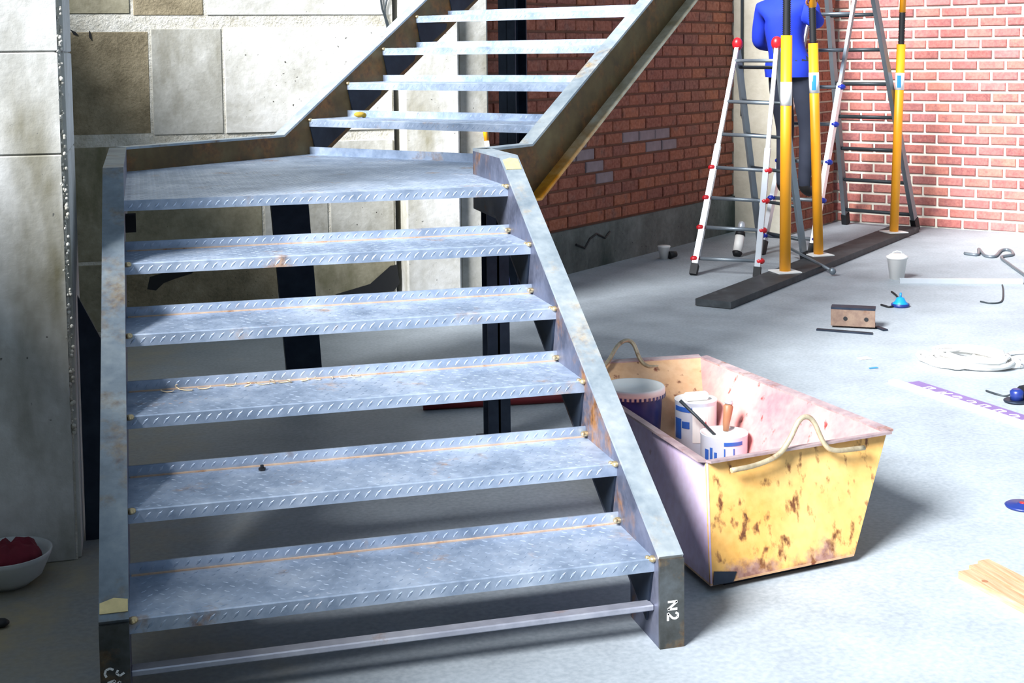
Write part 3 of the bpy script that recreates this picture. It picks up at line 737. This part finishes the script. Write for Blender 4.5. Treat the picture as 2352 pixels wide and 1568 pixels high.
LB = [fl(1862,594)-E*.40, fl(1862,594), fl(1943,515), fl(2104,529)]
HR = LB[1].lerp(LB[3], .44); HR.z = 2.36; HL = HR-E*.34
oB = V((LB[1]+LB[2])/2)
lB = thing('step_ladder', 'tall grey folding ladder with blue locks against the bright brick wall', 'ladder', oB)
fr = [.06,.18,.30,.42,.54,.66,.78,.90]
section(lB, oB, LB[0], HL, LB[1], HR, 8, fr, (M['alu'],M['alu_dull'],M['alu_dull']), .055, 'blue_pl', .014)
section(lB, oB, LB[2], HL+N*.04, LB[3], HR+N*.04, 8, fr, (M['alu_dull'],M['alu_dull'],M['alu_dark']), .06, None, .016)
for c in (HL, HR):
    q = MB(); q.ball(c+N*.02, .05, 12, 8, (.8,.8,1.0)); q.build('hinge', M['blue_pl'], lB, oB)

# ------------------------------------------------------------------ person standing on the tall ladder
M['jacket'] = plain('blue_jacket', srgb('0f30b4'), .8, 0, .2, 7, .5)
M['trousers'] = plain('dark_work_trousers', srgb('262c3c'), .85, 0, .25, 9, .3)
M['skin'] = plain('skin', srgb('c98a62'), .55, 0, .08, 20)
M['shoe'] = plain('dark_shoe', srgb('1e1c1c'), .6)
M['hair'] = plain('dark_hair', srgb('2a211c'), .7)
s_st = fr[1]
pr_ = LB[0].lerp(HL, s_st).lerp(LB[1].lerp(HR, s_st), .5); pr_.z += .034
per = thing('person', 'person in a blue jacket and dark trousers standing on the tall ladder, gripping a prop', 'person', pr_, angU)
loc2 = lambda p: V(((p-pr_).dot(E), (p-pr_).dot(N), p.z-pr_.z))
pb2 = fl(1880,585,PZ); axp = (UPV+_rt*-.032).normalized(); grip = loc2(pb2+axp*1.86)
J = {}
def jn(k, co, r): J[k] = (V(co), r)
jn('pelvis', (-.02,-.10,.97), .135); jn('waist', (-.04,-.115,1.09), .135); jn('chest', (-.07,-.10,1.29), .165); jn('upper', (-.075,-.075,1.42), .130)
jn('neck', (-.07,-.05,1.52), .058); jn('head', (-.06,-.02,1.63), .092); jn('crown', (-.055,-.01,1.73), .075)
jn('shL', (-.25,-.06,1.41), .082); jn('elL', (-.31,-.03,1.15), .060); jn('wrL', (-.22,.18,1.13), .038)
jn('shR', (.10,-.09,1.41), .082)
el = (J['shR'][0]+grip)/2+V((.06,.06,-.14)); jn('elR', el, .058); jn('wrR', grip+V((-.02,.035,-.055)), .036)
jn('hipL', (-.11,-.08,.90), .105); jn('knL', (-.10,.02,.50), .072); jn('anL', (-.095,-.05,.06), .048); jn('toL', (-.10,.08,.012), .042)
jn('hipR', (.075,-.08,.90), .105); jn('knR', (.085,.02,.50), .072); jn('anR', (.08,-.05,.06), .048); jn('toR', (.09,.08,.012), .042)
BN = [('pelvis','waist'),('waist','chest'),('chest','upper'),('upper','neck'),('neck','head'),('head','crown'),('upper','shL'),('shL','elL'),('elL','wrL'),
      ('upper','shR'),('shR','elR'),('elR','wrR'),('pelvis','hipL'),('hipL','knL'),('knL','anL'),('anL','toL'),('pelvis','hipR'),('hipR','knR'),('knR','anR'),('anR','toR')]
def skin_mesh(name, joints, bones, root, levels=2):
    ks = list(joints); me = bpy.data.meshes.new(name+'_skeleton')
    me.from_pydata([joints[k][0] for k in ks], [(ks.index(a), ks.index(b)) for a, b in bones], [])
    o = bpy.data.objects.new(name+'_skeleton', me); COL.objects.link(o)
    md = o.modifiers.new('skin', 'SKIN'); md.use_smooth_shade = True
    for i, k in enumerate(ks):
        sv = me.skin_vertices[0].data[i]; r = joints[k][1]; sv.radius = (r, r) if not isinstance(r, tuple) else r; sv.use_root = (k == root)
    sb = o.modifiers.new('sub', 'SUBSURF'); sb.levels = levels; sb.render_levels = levels
    dg = bpy.context.evaluated_depsgraph_get(); ev = o.evaluated_get(dg)
    out = bpy.data.meshes.new_from_object(ev); bpy.data.objects.remove(o); bpy.data.meshes.remove(me); out.name = name
    return out
bodym = skin_mesh('body', J, BN, 'pelvis')
bodym.materials.clear()
for k in ('jacket','trousers','skin','shoe'): bodym.materials.append(M[k])
def segd(p, a, b):
    d = b-a; t_ = max(0, min(1, (p-a).dot(d)/max(d.dot(d), 1e-9))); return (p-a-d*t_).length
for f_ in bodym.polygons:
    f_.use_smooth = True
    bn = min(BN, key=lambda q: segd(f_.center, J[q[0]][0], J[q[1]][0]))
    k = 0
    if bn[0].startswith(('hip','kn','an')) or bn[1].startswith('hip') or (bn[0] == 'pelvis' and f_.center.z < .97): k = 1
    if bn[1] in ('head','crown'): k = 2
    if bn[0].startswith('an') or f_.center.z < .075: k = 3
    f_.material_index = k
body = inst('body', bodym, (0,0,0), parent=per)
# hands: palm and five bent fingers
def hand(name, wr, palm_dir, curl_dir, side, hold):
    """wr wrist, palm_dir along the palm, curl_dir where the fingers close to, side towards the thumb"""
    pd, cv, sd = V(palm_dir).normalized(), V(curl_dir).normalized(), V(side).normalized()
    j = {'w': (wr, .030), 'p': (wr+pd*.045, .034), 'k': (wr+pd*.085, .030)}; b = [('w','p'),('p','k')]
    me = skin_mesh('palm', j, b, 'w', 1); o = inst('hand', me, (0,0,0), parent=per); me.materials.append(M['skin'])
    for i in range(4):
        base = wr+pd*.085+sd*(.027-.018*i); ln = (.9,1,.95,.75)[i]
        c = hold
        jj = {'a': (base-pd*.02, .0092), 'b': (base+pd*.030*ln+cv*.006, .009), 'c': (base+pd*(.045-.02*c)*ln+cv*(.018+.016*c), .0085), 'd': (base+pd*(.050-.05*c)*ln+cv*(.030+.026*c), .0075)}
        mf = skin_mesh('finger', jj, [('a','b'),('b','c'),('c','d')], 'a', 1); mf.materials.append(M['skin']); f_ = inst('finger', mf, (0,0,0), parent=o)
    base = wr+pd*.03+sd*.026
    jj = {'a': (base, .012), 'b': (base+sd*.022+pd*.02+cv*.008, .0105), 'c': (base+sd*.026+pd*.042+cv*.026, .0095), 'd': (base+sd*.016+pd*.05+cv*.046, .008)}
    mf = skin_mesh('thumb', jj, [('a','b'),('b','c'),('c','d')], 'a', 1); mf.materials.append(M['skin']); inst('thumb', mf, (0,0,0), parent=o)
wR = J['wrR'][0]; toward = (grip-wR); toward.z = 0
hand('hand', wR, V((.25,-.1,.95)), toward, V((-.6,-.5,.1)), 1)
wL = J['wrL'][0]; hand('hand', wL, V((.25,.95,-.1)), V((0,.1,-1)), V((.9,-.3,.2)), .4)
# face and hair
hc = J['head'][0]+V((0,.005,.03))
q = MB(); q.ball(hc+V((0,-.018,.035)), .108, 16, 10, (.92,1.0,1.0)); q.build('hair', M['hair'], per)
q = MB()
q.tube([hc+V((0,.088,.012)), hc+V((0,.108,-.02)), hc+V((0,.086,-.03))], [.008,.014,.008], 8); q.build('nose', M['skin'], per)
for sx in (-1, 1):
    q = MB(); q.ball(hc+V((sx*.033,.082,.015)), .012, 10, 6); q.build('eye', M['white'], per)
    q = MB(); q.ball(hc+V((sx*.095,.0,-.01)), .026, 8, 6, (.35,.7,1.1)); q.build('ear', M['skin'], per)
q = MB(); q.tube([hc+V((-.025,.084,-.055)), hc+V((0,.090,-.055)), hc+V((.025,.084,-.055))], .006, 6); q.build('mouth', plain('lips', srgb('9a5a4c'), .6), per)
# jacket hem and tool belt
q = MB(); n_ = 24; vs = []
for z, rx, ry in ((.90,.178,.150),(.96,.186,.158),(1.02,.176,.15)):
    for i in range(n_):
        a = 2*math.pi*i/n_; vs.append(V((-.025+rx*math.cos(a), -.10+ry*math.sin(a), z)))
q.add(vs, [(j*n_+i, j*n_+(i+1)%n_, (j+1)*n_+(i+1)%n_, (j+1)*n_+i) for j in range(2) for i in range(n_)], True); q.build('jacket_hem', M['jacket'], per)

# ------------------------------------------------------------------ things on the floor
def rod(name, mat, label, cat, pts, r, seg=8):
    p0_ = V(pts[0]); q = MB(); q.tube(pts, r, seg); return tag(q.build(name, mat, loc=p0_), label, cat)
# white tub
c = fl(2060,640); r = thing('plastic_tub', 'small white plastic tub standing on the floor right of the props', 'tub', c)
q = MB(); q.lathe([(.048,0),(.066,.14),(.072,.142),(.072,.156),(.060,.160),(.045,.172),(0,.172)], 28); q.build('body', M['white'], r)
q = MB(); q.tube([V((-.045,0,.16)), V((-.03,0,.185)), V((0,0,.19)), V((.03,0,.185)), V((.045,0,.16))], .004, 6); q.build('handle', M['cream'], r)
# light profile
a, b = fl(2066,650), fl(2348,652); a.z = b.z = .016
q = MB(); q.obox(a, b, .045, .03); q.obox(a+V((0,0,.016)), b+V((0,0,.016)), .012, .006)
tag(q.build('metal_profile', M['alu'], loc=a), 'pale straight metal profile lying on the floor beyond the coil', 'profile')
cb = lambda l, z=.006: [V((p.x,p.y,z)) for p in [fl(*k) for k in l]]
rod('cable', M['alu_dark'], 'thin grey cable dropping from the end of the pale profile', 'cable', smooth(cb([(2302,656),(2304,672),(2300,694),(2275,698),(2252,694)], .005)), .005)
rod('cable', M['alu_dull'], 'tangled grey cable beside the brick wall on the far right', 'cable',
    smooth(cb([(2215,585),(2245,588),(2248,575),(2262,590),(2285,592),(2300,578),(2320,578),(2325,588),(2300,594),(2318,610),(2360,640)], .012)), .011)
# blue tool with two leads
c = fl(2068,704); r = thing('blue_tool', 'small blue tool with two short black leads on the floor', 'tool', c)
q = MB(); q.lathe([(.050,0),(.050,.018),(.034,.032),(.022,.055),(.010,.06)], 20); q.build('body', plain('cyan_plastic', srgb('1490d8'), .4), r)
q = MB(); q.lathe([(.053,0),(.055,.008),(.053,.020)], 20); q.build('base_ring', M['navy'], r)
q = MB(); q.tube([V((0,0,.055)), V((.004,.004,.085))], .007, 8); q.build('spout', M['label_blue'], r)
for l in ([(2066,690),(2058,680),(2048,672)], [(2056,704),(2042,707),(2024,702)]):
    q = MB(); q.tube(smooth([p-V((0,0,0)) for p in cb(l, .006)]), .007, 6); q.build('lead', M['black'], r, c)
# beam offcut and flat bars
a, b = fl(1908,752), fl(2010,757); d = (b-a).normalized(); s_ = UPV.cross(d)
r = thing('beam_offcut', 'short brown rusty beam offcut lying on two thin flat bars', 'beam', a)
M['rusty'] = steel('rusty_brown', '5c4a40', '7d665a', '96806e', (.6,.8), .2, .25, '8a5a34', 12)
q = MB(); q.prism([a+UPV*.012, b+UPV*.012, b+UPV*.105, a+UPV*.105], s_*.010); q.build('web', M['rusty'], r, a)
q = MB(); q.prism([a+UPV*.105+s_*.0, b+UPV*.105, b+UPV*.105+s_*.09, a+UPV*.105+s_*.09], UPV*.012); q.build('flange', M['dark_steel'], r, a)
q = MB(); q.prism([a+UPV*.012+s_*.01, b+UPV*.012+s_*.01, b+UPV*.012+s_*.09, a+UPV*.012+s_*.09], UPV*.010); q.build('flange', M['rusty'], r, a)
for t_ in (.33,.8):
    q = MB(); c = a.lerp(b, t_)+UPV*.055-s_*.0; q.lathe([(.012,0),(.012,.002)], 12, c); o = q.build('bolt_hole', M['black'], r, a)
    for w in o.data.vertices:
        e_ = w.co-(c-a); w.co = (c-a)+d*e_.x+UPV*e_.y-s_*(e_.z+.0)
def flatbar(label, p0_, p1_, w=.03):
    p0_.z = p1_.z = .005; q = MB(); q.obox(p0_, p1_, w, .009); tag(q.build('flat_bar', M['dark_steel'], loc=p0_), label, 'bar')
flatbar('thin dark flat bar under the front of the beam offcut', fl(1876,758), fl(2004,768))
flatbar('short dark flat bar poking out right of the beam offcut', fl(2012,752), fl(2034,760))
# coil of white cable
cc = fl(2225,838); pts = []
for k in range(9):
    ex, ey = random.uniform(.09,.17), random.uniform(.10,.2); ox = random.uniform(-.05,.05); oy = random.uniform(-.04,.04); n_ = 18
    for i in range(n_):
        a = 2*math.pi*i/n_; p = cc+_rt*(ox+ex*math.cos(a))+N*0+V((-_rt.y*0,1,0))*(oy+ey*math.sin(a)); p.z = .012+k*.006+random.uniform(0,.004); pts.append(p)
q = MB(); q.tube(pts, .0095, 7)
cr = tag(q.build('cable_coil', M['white'], loc=cc), 'untidy coil of white cable lying on the floor', 'cable')
for nm, (u, v, ex, ey) in (('loop',(2160,835,.07,.16)),('loop',(2290,835,.08,.13))):
    c0 = fl(u, v); pts = []
    for i in range(40):
        a = 2*math.pi*i/20; g_ = 1+.06*math.sin(i*2.3)
        p = c0+_rt*(ex*g_*math.cos(a))+V((0,1,0))*(ey*g_*math.sin(a)); p.z = .012+.01*(i//20)+.003*math.sin(i); pts.append(p)
    q = MB(); q.tube(pts, .009, 7); q.build(nm, M['white'], cr, cc)
q = MB(); q.tube(smooth(cb([(2310,822),(2330,815),(2380,812)], .01)), .009, 7); q.build('tail', M['white'], cr, cc)
# printed strip
a, b = V((3.405,2.30,0)), V((3.60,.95,0)); d = (b-a).normalized(); s_ = d.cross(UPV)*-1
M['purple'] = plain('purple_print', srgb('7c6698'), .6, 0, .2, 8)
r = thing('printed_strip', 'long white strip with purple print lying on the floor at the right edge', 'strip', a)
if s_.x < 0: s_ = -s_
L_ = (b-a).length
q = MB(); q.prism([a, b, b+s_*.045, a+s_*.045], UPV*.012); q.build('edge', M['white'], r, a)
q = MB(); a2 = a+d*.05+s_*.045; q.prism([a2, b+s_*.045, b+s_*.135, a2+s_*.09], UPV*.004); q.build('printed_band', M['purple'], r, a)
x = .16
while x < L_-.1:
    o_ = a+d*x+s_*.052+UPV*.0042; q = MB()
    sh = random.choice([[(0,0),(.012,.055),(.03,.02),(.05,.06)], [(0,.05),(.02,0),(.045,.05)], [(0,0),(0,.055),(.035,.055),(.03,.02)], [(0,.03),(.02,.055),(.045,.04),(.03,0)]])
    for p_, r_ in zip(sh, sh[1:]): q.obox(o_+d*p_[0]+s_*p_[1], o_+d*r_[0]+s_*r_[1], .010, .001)
    q.build('print_mark', M['white'], r, a); x += random.uniform(.07,.10)
# grinder and its lead at the right edge
c = fl(2347,922); r = thing('angle_grinder', 'black angle grinder with a cable at the right edge of the floor', 'grinder', c)
q = MB(); q.tube([V((.0,0,.04)), V((.09,.02,.04)), V((.2,.05,.04))], [.032,.034,.026], 12); q.build('body', M['black'], r)
q = MB(); q.lathe([(.028,.01),(.03,.05),(.018,.06)], 16, (-.03,-.005,0)); q.build('gear_head', M['navy'], r)
q = MB(); q.lathe([(.05,.004),(.052,.008),(.05,.012)], 24, (-.035,-.005,0)); q.build('disc', M['dark_steel'], r)
q = MB(); q.tube(smooth([V((0,.01,.05)), *[p-c for p in cb([(2312,912),(2290,908),(2265,900)], .006)]]), .0045, 6); q.build('lead', M['alu_dark'], r)
# dark disc
c = fl(2350,1164); q = MB(); q.lathe([(.0,.001),(.058,.001),(.060,.006),(.054,.010),(.02,.011),(.018,.014),(0,.014)], 32)
r = tag(q.build('cutting_disc', M['navy']), 'flat dark blue disc on the floor at the right edge', 'disc'); r.location = c
q = MB(); q.lathe([(.012,.0142),(.012,.016),(0,.016)], 16); q.build('hub', M['red_pl'], r)
# pine slats
sl0 = [(fl(2206,1330), 'lowest'), (fl(2232,1312), 'middle'), (fl(2262,1302), 'farthest')]
dS = (fl(2352,1412)-fl(2218,1340)).normalized(); sS = UPV.cross(dS)
for (p0_, w_), wd_ in zip(((V((2.342,.150,0)),'nearest the camera'), (V((2.400,.182,0)),'in the middle'), (V((2.446,.205,0)),'farthest from the camera')), (.052,.040,.040)):
    q = MB(); q.prism([p0_, p0_+dS*.9, p0_+dS*.9+sS*wd_, p0_+sS*wd_], UPV*.022)
    o = tag(q.build('pine_slat', M['pine'], loc=p0_), 'pale pine slat at the lower right, the one '+w_, 'slat', 'pine slats at the lower right')
    if w_.startswith('nearest'):
        q = MB(); q.lathe([(.009,.0222),(.009,.0228)], 12, dS*.09+sS*.02); q.build('knot', M['wood_handle'], o)
# bits by the far wall
c = fl(1525,594); r = thing('paint_pot', 'small white pot lying by the foot of the dark brick wall', 'pot', c)
q = MB(); q.lathe([(.03,0),(.045,.085),(.05,.09),(.048,.10),(0,.10)], 20); q.build('body', M['white'], r)
q = MB(); q.tube([V((.03,-.03,.03)), V((.09,-.02,.035))], [.03,.022], 10); q.build('black_lid', M['black'], r)
c = fl(1692,590); r = thing('spray_bottle', 'white spray bottle with a black base leaning by the silver ladder', 'bottle', c)
ax = V((.10,.10,.30)).normalized()
q = MB(); q.tube([ax*.03, ax*.17], .036, 14); q.build('body', M['white'], r)
q = MB(); q.tube([ax*.0+V((0,0,.012)), ax*.035], [.03,.04], 14); q.build('base', M['black'], r)
q = MB(); q.tube([ax*.17, ax*.20], [.04,.036], 14); q.build('collar', M['black'], r)
q = MB(); q.tube([ax*.20, ax*.26, ax*.28], [.028,.028,.02], 14); q.build('head', M['alu'], r)
# pipe across the plank
a, b = fl(1815,578,.05), fl(1912,624,.03); a.z = .075; b.z = .035
r = thing('steel_bar', 'thin steel bar lying slantwise across the dark plank', 'bar', b)
q = MB(); q.tube([a, b], .011, 8); q.build('bar', M['alu_dull'], r, b); q = MB(); q.ball(b, .026, 10, 6); q.build('end_knob', M['alu_dull'], r, b)
# red pipe under the stair
rod('red_pipe', plain('dark_red_paint', srgb('7a1c22'), .5), 'dark red pipe lying on the floor under the staircase', 'pipe', [fl(972,930,.022), fl(1300,912,.022)], .022, 12)
# white sack of rags by the pillar
c = V((-.36,.93,0)); r = thing('rag_basin', 'white basin holding a maroon rag at the foot of the pillar', 'basin', c)
q = MB(); q.lathe([(.06,0),(.10,.03),(.125,.085),(.13,.10),(.124,.10),(.115,.085),(.09,.04),(0,.03)], 32); q.build('shell', plain('scuffed_white', srgb('b8bcbc'), .5, 0, .3, 8), r)
q = MB(); random.seed(3)
q.ball((.0,.0,.075), .095, 26, 14, (1.05,1.0,.42))
for w in q.v:
    k = .5+.5*math.sin(w.x*95+2*math.sin(w.y*70))*math.cos(w.y*80+1.5*math.sin(w.x*60))
    w.z += (k-.3)*.034+random.uniform(-.003,.003)
q.build('rag', plain('maroon_cloth', srgb('6a1428'), .9, 0, .3, 20), r)
q = MB(); q.ball((-.02,-.06,.09), .035, 8, 5, (1.5,.8,.5)); q.build('paper', M['cream'], r)
c = fl(2,1440); q = MB(); q.ball((0,0,.012), .02, 8, 5, (1.2,1,.6)); o = tag(q.build('stone', M['black']), 'small dark stone at the left edge of the floor', 'stone'); o.location = c
# paper scraps
for (u, v, sx, sy, lb) in ((1985,824,.07,.05,'scrap of white paper on the floor left of the cable coil'), (2006,846,.05,.014,'thin blue sliver on the floor near the paper scrap')):
    c = fl(u, v); q = MB(); q.prism([V((-sx/2,-sy/2,.002)), V((sx/2,-sy/2*.7,.002)), V((sx/2*.8,sy/2,.004)), V((-sx/2*.9,sy/2*.8,.003))], (0,0,.0015))
    o = tag(q.build('scrap', M['white'] if sx > .06 else M['label_blue']), lb, 'scrap'); o.location = c

# ------------------------------------------------------------------ small things on the stair
M['shaving'] = plain('wood_shaving', srgb('e8cfa8'), .6, 0, .15, 40)
zT3 = Z1+2*H; y0 = 2*G
random.seed(11)
spots = [(.115,.245,.030),(.165,.250,.055),(.222,.252,.030),(.30,.262,.03),(.345,.25,.03),(.392,.25,.034),(.425,.255,.036),(.455,.258,.034),(.475,.25,.03),(.52,.262,.022),(.56,.26,.026),(.60,.262,.024),(.64,.26,.024),(.675,.263,.024)]
ords = ['first','second','third','fourth','fifth','sixth','seventh','eighth','ninth','tenth','eleventh','twelfth','thirteenth','last']
for (x, y, s_), od in zip(spots, ords):
    q = MB(); n_ = 9; R = s_*.35; vs = []; a0 = random.uniform(0,6)
    for i in range(n_):
        a = a0+i/(n_-1)*random.uniform(3.2,4.2)
        c = V((R*math.cos(a)*1.2+(i/n_-.5)*s_*.6, (i/n_-.5)*.006, .0045+R*.45*(1+math.sin(a))))
        vs += [c+V((0,-.004,0)), c+V((0,.004,0)), c+V((0,.004,.0012)), c+V((0,-.004,.0012))]
    fs = [(0,1,2,3),(4*n_-1,4*n_-2,4*n_-3,4*n_-4)]+[(4*i+j,4*i+(j+1)%4,4*i+4+(j+1)%4,4*i+4+j) for i in range(n_-1) for j in range(4)]
    q.add(vs, fs, True); o = tag(q.build('wood_shaving', M['shaving']), 'curled wood shaving on the third tread, %s counted from the left' % od, 'shaving', 'wood shavings on the third tread')
    o.location = (x, y0+y-.005, zT3+.0015-min(w.co.z for w in o.data.vertices)); o.rotation_euler = (0,0,random.uniform(-.5,.5))
c = fl(602,1080,Z1+H); q = MB(); q.lathe([(.010,0),(.010,.006),(.005,.006),(.005,.014),(0,.014)], 6, smooth=False)
o = tag(q.build('bolt', M['black']), 'small black bolt lying on the second tread', 'bolt'); o.location = (c.x, c.y, c.z+.0015)
p = U1+E*.14+N*.21; q = MB(); q.ball((0,0,.014), .02, 9, 6, (1.5,1,.7)); q.ball((.022,.004,.010), .013, 8, 5)
o = tag(q.build('foam_lump', plain('yellow_foam', srgb('a88a2c'), .9, 0, .3, 30)), 'little lump of yellow foam on the lowest upper tread', 'lump'); o.location = (p.x, p.y, Z1+6*H+.0015)
# leaning tube behind the stair
a = V((2.02,4.35,0)); b = V((1.98,4.30,.0)); top = V((1.93,4.62,1.12))
r = thing('sealant_pole', 'yellow and blue pole leaning on the concrete pier behind the landing', 'pole', V((2.12,4.25,0)))
b0 = V((2.12,4.25,.002)); t1 = V((2.01,4.465,1.16))
q = MB(); q.tube([b0, b0.lerp(t1,.80)], .014, 10); q.build('lower_tube', M['blue_pl'], r, V((2.12,4.25,0)))
q = MB(); q.tube([b0.lerp(t1,.80), b0.lerp(t1,.9)], .015, 10); q.build('white_band', M['white'], r, V((2.12,4.25,0)))
q = MB(); q.tube([b0.lerp(t1,.9), t1], .014, 10); q.build('upper_tube', M['yellow'], r, V((2.12,4.25,0)))
# loose wires on the concrete wall
r = thing('loose_wires', 'pair of loose grey wires hanging on the pale concrete wall', 'wire', V((1.43,YB,1.7)))
for l in ([(870,-60),(876,10),(884,40),(889,62),(888,78)], [(905,-60),(888,2),(884,30),(892,58),(890,76)]):
    q = MB(); q.tube(smooth([pl(u, v, (0,YB-.012,0), (0,1,0)) for u, v in l]), .006, 6); q.build('wire', M['alu_dark'], r, V((1.43,YB,1.7)))
